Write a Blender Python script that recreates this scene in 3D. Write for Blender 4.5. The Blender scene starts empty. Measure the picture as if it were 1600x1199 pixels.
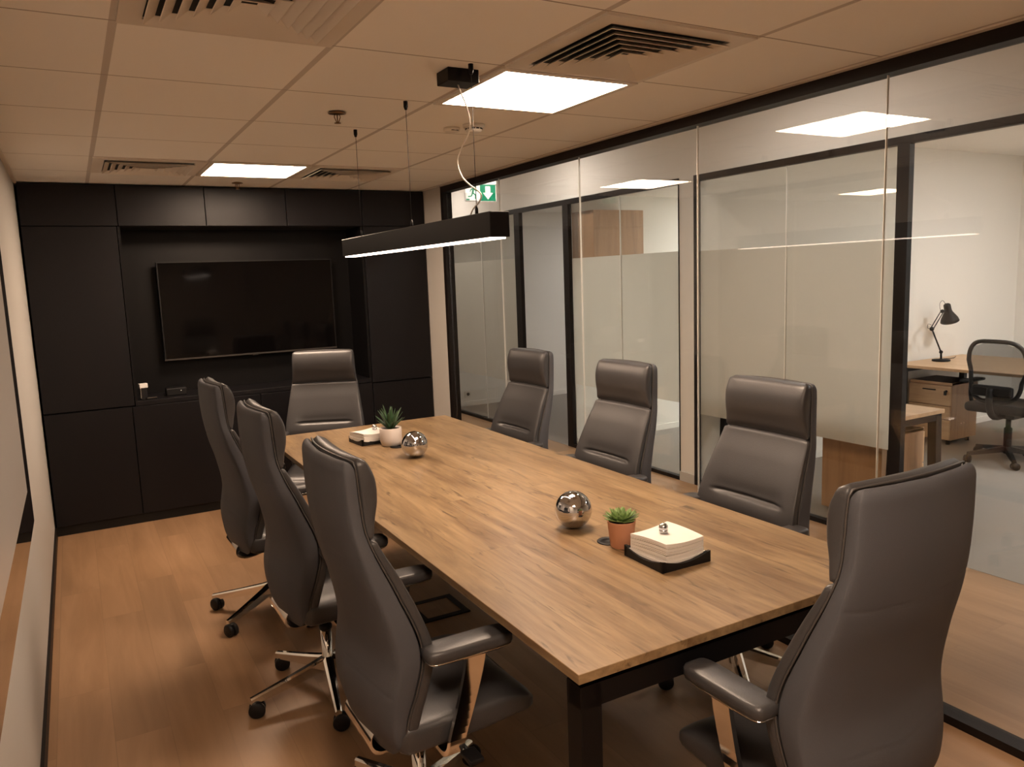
import bpy, bmesh, math, random
from mathutils import Vector, Matrix

sc = bpy.context.scene
C = sc.collection
PI = math.pi
rnd = random.Random(7)

# ------------------------------------------------------------------ camera
cd = bpy.data.cameras.new('camera')
cam = bpy.data.objects.new('camera', cd)
C.objects.link(cam)
_f = Vector((0.48597013, 0.86316496, -0.13703754))
_r = Vector((0.86836235, -0.4946187, -0.03604388))
_u = _r.cross(_f)
M_ = Matrix(((_r.x, _u.x, -_f.x, -0.17418), (_r.y, _u.y, -_f.y, -1.82706),
             (_r.z, _u.z, -_f.z, 1.66137), (0, 0, 0, 1)))
cam.matrix_world = M_
cd.sensor_width = 36.0
cd.lens = 36.0 * 1206.8 / 1600.0
cd.clip_start = 0.02
sc.camera = cam

# ------------------------------------------------------------------ world, exposure
w = bpy.data.worlds.new('world'); sc.world = w
w.use_nodes = True
w.node_tree.nodes['Background'].inputs[0].default_value = (1.0, 0.8, 0.65, 1)
w.node_tree.nodes['Background'].inputs[1].default_value = 0.01
sc.view_settings.view_transform = 'Standard'
sc.view_settings.look = 'None'
sc.view_settings.exposure = 0.0
sc.view_settings.gamma = 1.0
sc.view_settings.use_curve_mapping = False
sc.cycles.max_bounces = 12
sc.cycles.diffuse_bounces = 8
sc.cycles.glossy_bounces = 6
sc.cycles.transparent_max_bounces = 24
sc.cycles.caustics_reflective = False
sc.cycles.caustics_refractive = False
sc.cycles.sample_clamp_indirect = 6.0

ROOM_LIGHT = ((1.0, 0.735, 0.535), 56.0)
OFFICE_LIGHT = ((1.0, 0.97, 0.96), 54.0)
MIDDLE_LIGHT = ((1.0, 1.0, 1.0), 92.0)
FAR_FILL = ((1.0, 0.95, 0.94), 31.0)
CORRIDOR_LIGHT = ((1.0, 0.88, 0.80), 310.0)
PENDANT_LIGHT = ((1.0, 0.80, 0.66), 9.0)

# ------------------------------------------------------------------ key dimensions
ZC = 2.384          # ceiling
XL, XR = -0.42, 2.434
YB = 4.17           # cabinet fronts
Y0 = -3.2           # wall behind the camera
X2 = 3.93           # far side of the corridor

# ------------------------------------------------------------------ materials
def new_mat(name):
    m = bpy.data.materials.new(name); m.use_nodes = True
    nt = m.node_tree
    return m, nt, nt.nodes['Principled BSDF']

def plain(name, col, rough=0.5, metal=0.0, spec=0.5, bump=0.0, bscale=200.0, coat=0.0, var=0.0, vscale=5.0):
    m, nt, b = new_mat(name)
    b.inputs['Base Color'].default_value = (*col, 1)
    b.inputs['Roughness'].default_value = rough
    b.inputs['Metallic'].default_value = metal
    b.inputs['Specular IOR Level'].default_value = spec
    b.inputs['Coat Weight'].default_value = coat
    tc = nt.nodes.new('ShaderNodeTexCoord')
    if bump:
        n = nt.nodes.new('ShaderNodeTexNoise'); n.inputs['Scale'].default_value = bscale; n.inputs['Detail'].default_value = 3
        nt.links.new(tc.outputs['Object'], n.inputs['Vector'])
        bp = nt.nodes.new('ShaderNodeBump'); bp.inputs['Strength'].default_value = bump; bp.inputs['Distance'].default_value = 0.002
        nt.links.new(n.outputs['Fac'], bp.inputs['Height']); nt.links.new(bp.outputs['Normal'], b.inputs['Normal'])
    if var:
        n2 = nt.nodes.new('ShaderNodeTexNoise'); n2.inputs['Scale'].default_value = vscale; n2.inputs['Detail'].default_value = 4
        nt.links.new(tc.outputs['Object'], n2.inputs['Vector'])
        mx = nt.nodes.new('ShaderNodeMix'); mx.data_type = 'RGBA'
        mx.inputs[6].default_value = (*[c*(1-var) for c in col], 1)
        mx.inputs[7].default_value = (*[min(1, c*(1+var)) for c in col], 1)
        nt.links.new(n2.outputs['Fac'], mx.inputs[0]); nt.links.new(mx.outputs[2], b.inputs['Base Color'])
    return m

def emit(name, col, k):
    m = bpy.data.materials.new(name); m.use_nodes = True
    nt = m.node_tree; nt.nodes.clear()
    e = nt.nodes.new('ShaderNodeEmission'); e.inputs[0].default_value = (*col, 1); e.inputs[1].default_value = k
    o = nt.nodes.new('ShaderNodeOutputMaterial'); nt.links.new(e.outputs[0], o.inputs[0])
    return m

def math_node(nt, op, a, b=None, clamp=False):
    n = nt.nodes.new('ShaderNodeMath'); n.operation = op; n.use_clamp = clamp
    for i, v in enumerate((a, b)):
        if v is None: continue
        if isinstance(v, (int, float)): n.inputs[i].default_value = v
        else: nt.links.new(v, n.inputs[i])
    return n.outputs[0]

def wood(name, cols, grain=(14, 1.0, 14), plank=None, rough=0.4, crack=0.0, seed=0.0, axis='Y', var=0.12, contrast=1.0, fine=None):
    """Oak running along `axis`: stretched noise, dark pores, planks toned one by one."""
    m, nt, b = new_mat(name)
    L = nt.links.new
    tc = nt.nodes.new('ShaderNodeTexCoord')
    mp = nt.nodes.new('ShaderNodeMapping')
    mp.inputs['Location'].default_value = (seed, seed*1.7, seed*.3)
    if axis == 'X': mp.inputs['Rotation'].default_value = (0, 0, PI/2)
    if axis == 'Z': mp.inputs['Rotation'].default_value = (PI/2, 0, 0)
    L(tc.outputs['Object'], mp.inputs['Vector'])
    vec = mp.outputs[0]
    tone = None
    if plank:
        pw, pl = plank
        br = nt.nodes.new('ShaderNodeTexBrick')
        rm = nt.nodes.new('ShaderNodeMapping'); rm.inputs['Rotation'].default_value = (0, 0, PI/2)
        L(vec, rm.inputs['Vector']); L(rm.outputs[0], br.inputs['Vector'])
        br.inputs['Scale'].default_value = 1.0
        br.inputs['Brick Width'].default_value = pl; br.inputs['Row Height'].default_value = pw
        br.inputs['Mortar Size'].default_value = 0.0012; br.inputs['Mortar Smooth'].default_value = 0.1
        br.inputs['Color1'].default_value = (0, 0, 0, 1); br.inputs['Color2'].default_value = (1, 1, 1, 1)
        br.inputs['Mortar'].default_value = (0.2, 0.2, 0.2, 1)
        br.offset = 0.37
        tone = br
        # shift the grain per plank
        off = nt.nodes.new('ShaderNodeVectorMath'); off.operation = 'SCALE'; off.inputs['Scale'].default_value = 7.0
        L(br.outputs['Color'], off.inputs[0])
        ad = nt.nodes.new('ShaderNodeVectorMath'); ad.operation = 'ADD'
        L(vec, ad.inputs[0]); L(off.outputs[0], ad.inputs[1]); gvec = ad.outputs[0]
    else:
        gvec = vec
    ms = nt.nodes.new('ShaderNodeMapping'); ms.inputs['Scale'].default_value = grain
    L(gvec, ms.inputs['Vector'])
    n1 = nt.nodes.new('ShaderNodeTexNoise'); n1.inputs['Scale'].default_value = 1.0; n1.inputs['Detail'].default_value = 8
    n1.inputs['Roughness'].default_value = 0.62; n1.inputs['Distortion'].default_value = 0.6
    L(ms.outputs[0], n1.inputs['Vector'])
    rp = nt.nodes.new('ShaderNodeValToRGB')
    e = rp.color_ramp.elements
    e[0].position = 0.5-0.2/contrast; e[0].color = (*cols[0], 1)
    e[1].position = 0.5+0.2/contrast; e[1].color = (*cols[2], 1)
    mid = e.new(0.5); mid.color = (*cols[1], 1)
    L(n1.outputs['Fac'], rp.inputs[0])
    col = rp.outputs[0]
    if fine:
        mf = nt.nodes.new('ShaderNodeMapping'); mf.inputs['Scale'].default_value = fine
        L(gvec, mf.inputs['Vector'])
        nf = nt.nodes.new('ShaderNodeTexNoise'); nf.inputs['Scale'].default_value = 1.0; nf.inputs['Detail'].default_value = 4; nf.inputs['Distortion'].default_value = .4
        L(mf.outputs[0], nf.inputs['Vector'])
        hf = nt.nodes.new('ShaderNodeHueSaturation'); L(col, hf.inputs['Color'])
        L(math_node(nt, 'ADD', math_node(nt, 'MULTIPLY', nf.outputs['Fac'], .8), .6), hf.inputs['Value']); col = hf.outputs[0]
    if crack:
        m2 = nt.nodes.new('ShaderNodeMapping'); m2.inputs['Scale'].default_value = (grain[0]*2.6, grain[1]*2.4, grain[2]*2.6)
        L(gvec, m2.inputs['Vector'])
        n2 = nt.nodes.new('ShaderNodeTexNoise'); n2.inputs['Scale'].default_value = 1.0; n2.inputs['Detail'].default_value = 5; n2.inputs['Distortion'].default_value = 1.2
        L(m2.outputs[0], n2.inputs['Vector'])
        r2 = nt.nodes.new('ShaderNodeValToRGB'); r2.color_ramp.elements[0].position = 0.59; r2.color_ramp.elements[1].position = 0.72
        r2.color_ramp.elements[0].color = (0, 0, 0, 1); r2.color_ramp.elements[1].color = (1, 1, 1, 1)
        L(n2.outputs['Fac'], r2.inputs[0])
        mx = nt.nodes.new('ShaderNodeMix'); mx.data_type = 'RGBA'; mx.inputs[7].default_value = (*[c*.45 for c in cols[0]], 1)
        L(math_node(nt, 'MULTIPLY', r2.outputs[0], crack), mx.inputs[0]); L(col, mx.inputs[6]); col = mx.outputs[2]
    if tone:
        hs = nt.nodes.new('ShaderNodeHueSaturation'); L(col, hs.inputs['Color'])
        sp = nt.nodes.new('ShaderNodeSeparateColor'); L(tone.outputs['Color'], sp.inputs[0])
        v = math_node(nt, 'MULTIPLY', sp.outputs[0], 2*var); v = math_node(nt, 'ADD', v, 1-var)
        L(v, hs.inputs['Value']); col = hs.outputs[0]
        mo = nt.nodes.new('ShaderNodeMix'); mo.data_type = 'RGBA'; mo.inputs[7].default_value = (*[c*.55 for c in cols[0]], 1)
        L(math_node(nt, 'MULTIPLY', tone.outputs['Fac'], 0.3), mo.inputs[0]); L(col, mo.inputs[6]); col = mo.outputs[2]
    L(col, b.inputs['Base Color'])
    b.inputs['Roughness'].default_value = rough
    bp = nt.nodes.new('ShaderNodeBump'); bp.inputs['Strength'].default_value = 0.08; bp.inputs['Distance'].default_value = 0.001
    L(n1.outputs['Fac'], bp.inputs['Height']); L(bp.outputs[0], b.inputs['Normal'])
    return m

def glass_mat(name, tint=(0.945, 0.95, 0.935), f0=0.045, rough=0.0):
    """A pane that stays the same from both sides: see-through mixed with a mirror by angle."""
    m = bpy.data.materials.new(name); m.use_nodes = True
    nt = m.node_tree; nt.nodes.clear(); L = nt.links.new
    g = nt.nodes.new('ShaderNodeNewGeometry')
    dt = nt.nodes.new('ShaderNodeVectorMath'); dt.operation = 'DOT_PRODUCT'
    L(g.outputs['Incoming'], dt.inputs[0]); L(g.outputs['Normal'], dt.inputs[1])
    c = math_node(nt, 'ABSOLUTE', dt.outputs['Value'])
    k = math_node(nt, 'POWER', math_node(nt, 'SUBTRACT', 1.0, c), 5.0)
    fr = math_node(nt, 'ADD', math_node(nt, 'MULTIPLY', k, 1-f0), f0, True)
    t = nt.nodes.new('ShaderNodeBsdfTransparent'); t.inputs[0].default_value = (*tint, 1)
    gl = nt.nodes.new('ShaderNodeBsdfGlossy'); gl.inputs['Roughness'].default_value = rough
    gl.inputs[0].default_value = (1, 1, 1, 1)
    mx = nt.nodes.new('ShaderNodeMixShader'); L(fr, mx.inputs[0]); L(t.outputs[0], mx.inputs[1]); L(gl.outputs[0], mx.inputs[2])
    o = nt.nodes.new('ShaderNodeOutputMaterial'); L(mx.outputs[0], o.inputs[0])
    return m

def film_mat(name):
    m = bpy.data.materials.new(name); m.use_nodes = True
    nt = m.node_tree; nt.nodes.clear(); L = nt.links.new
    t = nt.nodes.new('ShaderNodeBsdfTransparent'); t.inputs[0].default_value = (0.87, 0.87, 0.85, 1)
    d = nt.nodes.new('ShaderNodeBsdfDiffuse'); d.inputs[0].default_value = (0.84, 0.81, 0.77, 1)
    tr = nt.nodes.new('ShaderNodeBsdfTranslucent'); tr.inputs[0].default_value = (0.92, 0.90, 0.86, 1)
    m1 = nt.nodes.new('ShaderNodeMixShader'); m1.inputs[0].default_value = 0.5; L(d.outputs[0], m1.inputs[1]); L(tr.outputs[0], m1.inputs[2])
    m2 = nt.nodes.new('ShaderNodeMixShader'); m2.inputs[0].default_value = 0.86; L(t.outputs[0], m2.inputs[1]); L(m1.outputs[0], m2.inputs[2])
    o = nt.nodes.new('ShaderNodeOutputMaterial'); L(m2.outputs[0], o.inputs[0])
    return m

def ceiling_mat():
    """600 mm mineral tiles: wide T-bars lengthwise, hairline joints across."""
    m, nt, b = new_mat('ceiling_tiles'); L = nt.links.new
    tc = nt.nodes.new('ShaderNodeTexCoord'); sp = nt.nodes.new('ShaderNodeSeparateXYZ'); L(tc.outputs['Object'], sp.inputs[0])
    def line(out, half):
        a = math_node(nt, 'DIVIDE', out, 0.6)
        fr = math_node(nt, 'SUBTRACT', a, math_node(nt, 'ROUND', a))
        d = math_node(nt, 'MULTIPLY', math_node(nt, 'ABSOLUTE', fr), 0.6)
        return math_node(nt, 'LESS_THAN', d, half)
    lx = line(sp.outputs[0], 0.011); ly = line(sp.outputs[1], 0.0035)
    n = nt.nodes.new('ShaderNodeTexNoise'); n.inputs['Scale'].default_value = 260; n.inputs['Detail'].default_value = 3
    L(tc.outputs['Object'], n.inputs['Vector'])
    mx = nt.nodes.new('ShaderNodeMix'); mx.data_type = 'RGBA'
    mx.inputs[6].default_value = (0.93, 0.90, 0.84, 1); mx.inputs[7].default_value = (0.60, 0.55, 0.50, 1)
    L(lx, mx.inputs[0])
    m2 = nt.nodes.new('ShaderNodeMix'); m2.data_type = 'RGBA'; m2.inputs[7].default_value = (0.42, 0.37, 0.32, 1)
    L(ly, m2.inputs[0]); L(mx.outputs[2], m2.inputs[6]); L(m2.outputs[2], b.inputs['Base Color'])
    b.inputs['Roughness'].default_value = 0.9; b.inputs['Specular IOR Level'].default_value = 0.15
    bp = nt.nodes.new('ShaderNodeBump'); bp.inputs['Strength'].default_value = 0.15; bp.inputs['Distance'].default_value = 0.001
    L(n.outputs['Fac'], bp.inputs['Height']); L(bp.outputs[0], b.inputs['Normal'])
    return m

MT = {}
MT['wall'] = plain('wall_paint', (0.52, 0.50, 0.465), 0.85, spec=0.2, bump=0.05, bscale=90)
MT['white_wall'] = plain('corridor_paint', (0.80, 0.77, 0.72), 0.85, spec=0.2, bump=0.05, bscale=90)
MT['ceiling'] = ceiling_mat()
MT['floor'] = wood('floor_laminate', ((0.285, 0.165, 0.086), (0.345, 0.205, 0.110), (0.405, 0.245, 0.136)), grain=(9, 0.8, 9), plank=(0.19, 1.25), rough=0.42, var=0.10)
MT['carpet'] = plain('carpet', (0.27, 0.245, 0.22), 0.95, spec=0.1, bump=0.5, bscale=500, var=0.12, vscale=300)
MT['table'] = wood('oak_tabletop', ((0.130, 0.074, 0.033), (0.238, 0.155, 0.077), (0.322, 0.220, 0.117)), grain=(13, 1.7, 13), plank=(0.19, 1.6), rough=0.36, crack=0.9, var=0.025, seed=3.3, contrast=.95, fine=(55, 4.5, 55))
MT['desk_wood'] = wood('desk_wood', ((0.50, 0.31, 0.17), (0.60, 0.39, 0.22), (0.68, 0.46, 0.27)), grain=(20, 1.5, 20), rough=0.4)
MT['panel_wood'] = wood('panel_wood', ((0.33, 0.185, 0.10), (0.40, 0.23, 0.125), (0.46, 0.275, 0.155)), grain=(20, 1.5, 20), rough=0.4, axis='Z')
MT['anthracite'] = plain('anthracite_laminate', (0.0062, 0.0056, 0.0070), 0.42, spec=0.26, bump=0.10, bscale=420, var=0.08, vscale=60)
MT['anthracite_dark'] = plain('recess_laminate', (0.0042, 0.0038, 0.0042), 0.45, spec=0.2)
MT['gap'] = plain('joint_black', (0.004, 0.0035, 0.003), 0.7)
MT['black_metal'] = plain('black_metal', (0.0030, 0.0026, 0.0030), 0.45, spec=0.22)
MT['frame'] = plain('black_brown_frame', (0.009, 0.006, 0.005), 0.5, spec=0.22)
MT['plastic'] = plain('black_plastic', (0.007, 0.0065, 0.007), 0.5, spec=0.3)
MT['chrome'] = plain('polished_chrome', (0.86, 0.84, 0.80), 0.06, metal=1.0)
MT['ball'] = plain('mirror_steel', (0.64, 0.645, 0.67), 0.035, metal=1.0)
MT['steel'] = plain('brushed_steel', (0.62, 0.60, 0.57), 0.25, metal=1.0)
MT['leather'] = plain('grey_leather', (0.041, 0.040, 0.042), 0.40, spec=0.55, bump=0.25, bscale=320)
MT['fabric'] = plain('slate_fabric', (0.068, 0.070, 0.080), 0.62, spec=0.35, bump=0.35, bscale=700)
MT['pipe'] = plain('piping', (0.055, 0.050, 0.047), 0.4)
MT['screen'] = plain('tv_screen', (0.0025, 0.002, 0.002), 0.07, spec=0.22)
MT['white_plastic'] = plain('white_plastic', (0.72, 0.68, 0.62), 0.5)
MT['white_cable'] = plain('white_cable', (0.80, 0.74, 0.66), 0.5)
MT['label'] = plain('white_label', (0.75, 0.74, 0.72), 0.6)
MT['pot_white'] = plain('white_ceramic', (0.66, 0.60, 0.56), 0.5)
MT['terracotta'] = plain('terracotta', (0.50, 0.235, 0.135), 0.6, bump=0.1, bscale=300)
MT['soil'] = plain('soil', (0.02, 0.013, 0.009), 0.95, bump=0.8, bscale=400)
MT['leaf_dark'] = plain('leaf_dark', (0.045, 0.10, 0.045), 0.45, var=0.35, vscale=30)
MT['leaf_light'] = plain('leaf_light', (0.17, 0.27, 0.085), 0.45, var=0.3, vscale=40)
MT['napkin'] = plain('napkin_paper', (0.76, 0.735, 0.70), 0.9, spec=0.1, bump=0.2, bscale=500)
MT['glass'] = glass_mat('clear_glass')
MT['far_glass'] = glass_mat('clear_glass_far', f0=0.04)
MT['film'] = film_mat('frosted_film')
MT['joint'] = plain('glass_joint', (0.88, 0.86, 0.82), 0.3)
MT['board'] = plain('writing_board', (0.46, 0.43, 0.40), 0.35)
MT['board_black'] = plain('board_black_glass', (0.012, 0.010, 0.010), 0.05, spec=1.0, coat=1.0)
MT['vent'] = plain('vent_enamel', (0.72, 0.66, 0.58), 0.5)
MT['bronze'] = plain('bronze', (0.20, 0.12, 0.06), 0.35, metal=0.8)
MT['green'] = plain('sign_green', (0.0, 0.22, 0.11), 0.5)
MT['sign_white'] = plain('sign_white', (0.85, 0.85, 0.82), 0.5)
MT['panel'] = emit('room_panel_light', *ROOM_LIGHT)
MT['office_panel'] = emit('office_panel_light', *OFFICE_LIGHT)
MT['middle_panel'] = emit('middle_room_light', *MIDDLE_LIGHT)
MT['far_fill_panel'] = emit('far_room_fill_light', *FAR_FILL)
MT['down'] = emit('downlight_light', *CORRIDOR_LIGHT)
MT['pend'] = emit('pendant_light', *PENDANT_LIGHT)
MT['sign_lamp'] = emit('sign_lamp_light', (0.8, 1.0, 0.85), 1.6)

# mesh chair back: woven net, see-through between the threads
def net_mat():
    m, nt, b = new_mat('chair_net'); L = nt.links.new
    b.inputs['Base Color'].default_value = (0.03, 0.027, 0.025, 1); b.inputs['Roughness'].default_value = 0.7
    t = nt.nodes.new('ShaderNodeBsdfTransparent'); mx = nt.nodes.new('ShaderNodeMixShader'); mx.inputs[0].default_value = 0.42
    L(t.outputs[0], mx.inputs[1]); L(b.outputs[0], mx.inputs[2]); L(mx.outputs[0], nt.nodes['Material Output'].inputs[0])
    return m
MT['net'] = net_mat()

# ------------------------------------------------------------------ mesh helpers
class MB:
    def __init__(s): s.bm = bmesh.new()
    def _add(s, vs, fs, smooth=False, mat=None, mi=0):
        if mat is not None: vs = [mat @ Vector(v) for v in vs]
        bv = [s.bm.verts.new(v) for v in vs]
        for f in fs:
            try:
                F = s.bm.faces.new([bv[i] for i in f]); F.smooth = smooth; F.material_index = mi
            except ValueError: pass
        return bv
    def box(s, a, b, bev=0.0, mat=None, seg=2):
        x0, y0, z0 = [min(a[i], b[i]) for i in range(3)]; x1, y1, z1 = [max(a[i], b[i]) for i in range(3)]
        vs = [(x0,y0,z0),(x1,y0,z0),(x1,y1,z0),(x0,y1,z0),(x0,y0,z1),(x1,y0,z1),(x1,y1,z1),(x0,y1,z1)]
        fs = [(3,2,1,0),(4,5,6,7),(0,1,5,4),(1,2,6,5),(2,3,7,6),(3,0,4,7)]
        if bev <= 0: s._add(vs, fs, False, mat); return s
        t = bmesh.new(); bv = [t.verts.new(v) for v in vs]
        for f in fs: t.faces.new([bv[i] for i in f])
        bmesh.ops.bevel(t, geom=list(t.edges), offset=bev, segments=seg, profile=0.5, affect='EDGES')
        t.verts.ensure_lookup_table()
        for i, v in enumerate(t.verts): v.index = i
        s._add([v.co.copy() for v in t.verts], [[v.index for v in f.verts] for f in t.faces], False, mat)
        t.free(); return s
    def loft(s, rings, cap=True, smooth=True, closed=True, mat=None):
        n = len(rings[0]); vs = [p for r in rings for p in r]; fs = []
        for i in range(len(rings)-1):
            for j in range(n if closed else n-1):
                k = (j+1) % n
                fs.append((i*n+j, i*n+k, (i+1)*n+k, (i+1)*n+j))
        if cap:
            fs.append(tuple(reversed(range(n)))); fs.append(tuple((len(rings)-1)*n+j for j in range(n)))
        s._add(vs, fs, smooth, mat); return s
    def lathe(s, prof, n=32, c=(0,0,0), smooth=True, mat=None, cap=True):
        rings = [[(c[0]+r*math.cos(2*PI*j/n), c[1]+r*math.sin(2*PI*j/n), c[2]+z) for j in range(n)] for r, z in prof]
        return s.loft(rings, cap, smooth, mat=mat)
    def tube(s, pts, r, n=10, mat=None, smooth=True):
        P = [Vector(p) for p in pts]; R = r if isinstance(r, (list, tuple)) else [r]*len(P)
        rings = []; up = None
        for i, p in enumerate(P):
            t = (P[min(i+1, len(P)-1)] - P[max(i-1, 0)]).normalized()
            if up is None:
                up = Vector((0,0,1)) if abs(t.z) < 0.9 else Vector((1,0,0))
            a = t.cross(up)
            if a.length < 1e-5: a = t.orthogonal()
            a.normalize(); b = a.cross(t).normalized(); up = b
            rings.append([p + R[i]*(math.cos(2*PI*j/n)*a + math.sin(2*PI*j/n)*b) for j in range(n)])
        return s.loft(rings, True, smooth, mat=mat)
    def prism(s, poly, h0, h1, plane='XY', mat=None, smooth=False):
        def P(u, v, h): return {'XY': (u,v,h), 'XZ': (u,h,v), 'YZ': (h,u,v)}[plane]
        n = len(poly); vs = [P(u,v,h0) for u,v in poly] + [P(u,v,h1) for u,v in poly]
        fs = [tuple(reversed(range(n))), tuple(n+i for i in range(n))] + [(i,(i+1)%n,n+(i+1)%n,n+i) for i in range(n)]
        s._add(vs, fs, smooth, mat); return s
    def sphere(s, c, r, n=32, m=18, sc_=(1,1,1)):
        prof = [(max(1e-4, r*math.sin(PI*i/m)), -r*math.cos(PI*i/m)) for i in range(m+1)]
        rings = [[(c[0]+sc_[0]*a*math.cos(2*PI*j/n), c[1]+sc_[1]*a*math.sin(2*PI*j/n), c[2]+sc_[2]*z) for j in range(n)] for a, z in prof]
        return s.loft(rings)
    def build(s, name, mat, parent=None, loc=None):
        bmesh.ops.recalc_face_normals(s.bm, faces=list(s.bm.faces))
        me = bpy.data.meshes.new(name); s.bm.to_mesh(me); s.bm.free()
        for m in (mat if isinstance(mat, (list, tuple)) else [mat]): me.materials.append(m)
        o = bpy.data.objects.new(name, me); C.objects.link(o)
        if parent: o.parent = parent
        if loc: o.location = loc
        return o

def thing(name, label, cat, loc=(0,0,0), rz=0.0, group=None, kind=None):
    o = bpy.data.objects.new(name, None); C.objects.link(o)
    o.empty_display_size = 0.1
    o.location = loc; o.rotation_euler = (0, 0, rz)
    return tag(o, label, cat, group, kind)
def tag(o, label=None, cat=None, group=None, kind=None):
    if label: o['label'] = label
    if cat: o['category'] = cat
    if group: o['group'] = group
    if kind: o['kind'] = kind
    return o
def copy_tree(o, parent=None):
    c = o.copy(); C.objects.link(c); c.parent = parent
    for ch in list(o.children): copy_tree(ch, c)
    return c
def struct(name, mb, mat):
    o = mb.build(name, mat); o['kind'] = 'structure'; return o
def sbox(name, a, b, mat, bev=0.0):
    return struct(name, MB().box(a, b, bev), mat)

# ================================================================== THE SETTING
# floors
sbox('floor', (XL-.1, Y0, -.1), (X2, 8.5, 0), MT['floor'])
sbox('floor_office', (X2, -1.5, -.1), (9.0, 8.5, 0.001), MT['carpet'])
# ceiling of the meeting room: real cell holes are filled by vents and light panels just below
sbox('ceiling', (XL-.1, Y0, ZC), (2.434, YB+.7, ZC+.05), MT['ceiling'])
sbox('ceiling_corridor', (2.434, Y0, 2.86), (X2+.05, 8.5, 2.9), MT['white_wall'])
sbox('ceiling_office', (X2+.05, -1.5, 2.69), (9.0, 2.62, 2.74), MT['white_wall'])
sbox('ceiling_middle_room', (X2+.05, 2.76, 2.41), (8.0, 4.40, 2.46), MT['white_wall'])
sbox('ceiling_far_room', (X2+.05, 4.50, 2.5), (8.0, 7.2, 2.55), MT['white_wall'])
# meeting room walls
sbox('wall_left', (XL-.12, Y0, 0), (XL, YB+.7, ZC+.05), MT['wall'])
sbox('wall_front', (XL-.12, Y0-.1, 0), (X2, Y0, 2.9), MT['wall'])
sbox('wall_back', (XL-.12, YB+.56, 0), (2.52, YB+.68, ZC+.4), MT['wall'])
sbox('wall_right', (XR+.0, 3.845, 0), (XR+.085, YB+.56, ZC+.4), MT['wall'])
sbox('wall_above_glass', (XR, Y0, ZC), (XR+.085, 3.845, 2.86), MT['white_wall'])
sbox('baseboard_left', (XL, Y0, 0), (XL+.012, YB-.005, 0.07), MT['frame'])
sbox('trim_ceiling_left', (XL, Y0, ZC-.012), (XL+.02, YB, ZC), MT['vent'])
sbox('trim_ceiling_right', (XR-.03, Y0, ZC-.006), (XR, 3.84, ZC), MT['vent'])
# corridor wall with its openings
WX0, WX1 = X2, X2+.12
sbox('wall_corridor_header', (WX0+.005, Y0, 2.355), (WX1, 8.5, 2.86), MT['white_wall'])
sbox('wall_corridor_pillar', (WX0, 2.60, 0), (WX1, 2.765, 2.355), MT['white_wall'])
sbox('wall_corridor_far', (WX0, 7.03, 0), (WX1, 8.5, 2.355), MT['white_wall'])
sbox('wall_corridor_near', (WX0, Y0, 0), (WX1, -.35, 2.355), MT['white_wall'])
sbox('wall_corridor_end', (2.5, 8.4, 0), (WX1, 8.5, 2.86), MT['white_wall'])
sbox('wall_corridor_side', (2.44, YB+.56, 0), (2.52, 8.5, 2.86), MT['white_wall'])
sbox('baseboard_pillar', (WX0-.012, 2.60, 0), (WX0, 2.765, 0.075), MT['wall'])
# partitions between the rooms beyond
sbox('wall_office_back', (WX1, 2.62, 0), (8.4, 2.76, 2.8), MT['white_wall'])
sbox('wall_office_right', (8.4, -1.5, 0), (8.5, 7.4, 2.8), MT['white_wall'])
sbox('wall_office_front', (WX1, -1.6, 0), (8.4, -1.5, 2.8), MT['white_wall'])
sbox('wall_middle_room', (WX1, 4.40, 0), (8.4, 4.50, 2.6), MT['white_wall'])
sbox('wall_far_room', (WX1, 7.19, 0), (8.4, 7.3, 2.6), MT['white_wall'])
sbox('baseboard_far_room', (WX1, 7.178, 0), (8.0, 7.19, 0.06), MT['white_wall'])
sbox('baseboard_middle_room', (WX1, 4.388, 0), (8.0, 4.40, 0.06), MT['white_wall'])
sbox('baseboard_office', (WX1, 2.608, 0), (8.4, 2.62, 0.06), MT['white_wall'])

# glass partition of the meeting room (window_1)
w1 = thing('window_1', 'frameless glass partition with black tracks beside the conference table', 'window', (XR, 0, 0), kind='structure')
fb = MB()
fb.box((0, Y0, ZC-.052), (.075, 3.845, ZC-.004)); fb.box((0, Y0, 0), (.075, 3.845, .032)); fb.box((0, 3.80, .032), (.075, 3.845, ZC-.052))
fb.build('window_frame', MT['frame'], w1)
joints = [-2.92, -1.94, -.96, .02, 1.0, 1.98, 2.95, 3.80]
for a, b in zip(joints[:-1], joints[1:]):
    MB().box((.030, a+.0014, .03), (.042, b-.0014, ZC-.05)).build('pane', MT['glass'], w1)
for y in joints[1:-1]:
    MB().box((.031, y-.0013, .032), (.041, y+.0013, ZC-.052)).build('glass_joint', MT['joint'], w1)
MB().box((.022, -.10, .03), (.05, -.05, .038)).build('floor_clip', MT['steel'], w1)

# far side of the corridor: black frames, panes and film
def far_window(name, label, ya, yb, split, zf0, zf1, film=True, left=.02, right=.02):
    t = thing(name, label, 'window', (WX0, 0, 0), kind='structure')
    m = MB()
    m.box((-.008, ya, 2.31), (.034, yb, 2.355)); m.box((-.008, ya, 0), (.034, yb, .03))
    m.box((-.008, ya, .03), (.034, ya+left, 2.31)); m.box((-.008, yb-right, .03), (.034, yb, 2.31))
    m.build('window_frame', MT['frame'], t)
    ys = [ya+left, split, yb-right]
    for a, b in zip(ys[:-1], ys[1:]):
        MB().box((.020, a+.0036, .03), (.030, b-.0036, 2.31)).build('pane', MT['far_glass'], t)
        if film: MB().box((.0305, a+.002, zf0), (.032, b-.002, zf1)).build('frosted_film', MT['film'], t)
    MB().box((.0195, split-.0035, .03), (.0305, split+.0035, 2.31)).build('glass_joint', MT['joint'], t)
    return t
far_window('window_2', 'half frosted office window in a black frame beyond the corridor', .89, 2.60, 1.76, .56, 1.80, left=.075, right=.03)
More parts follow.
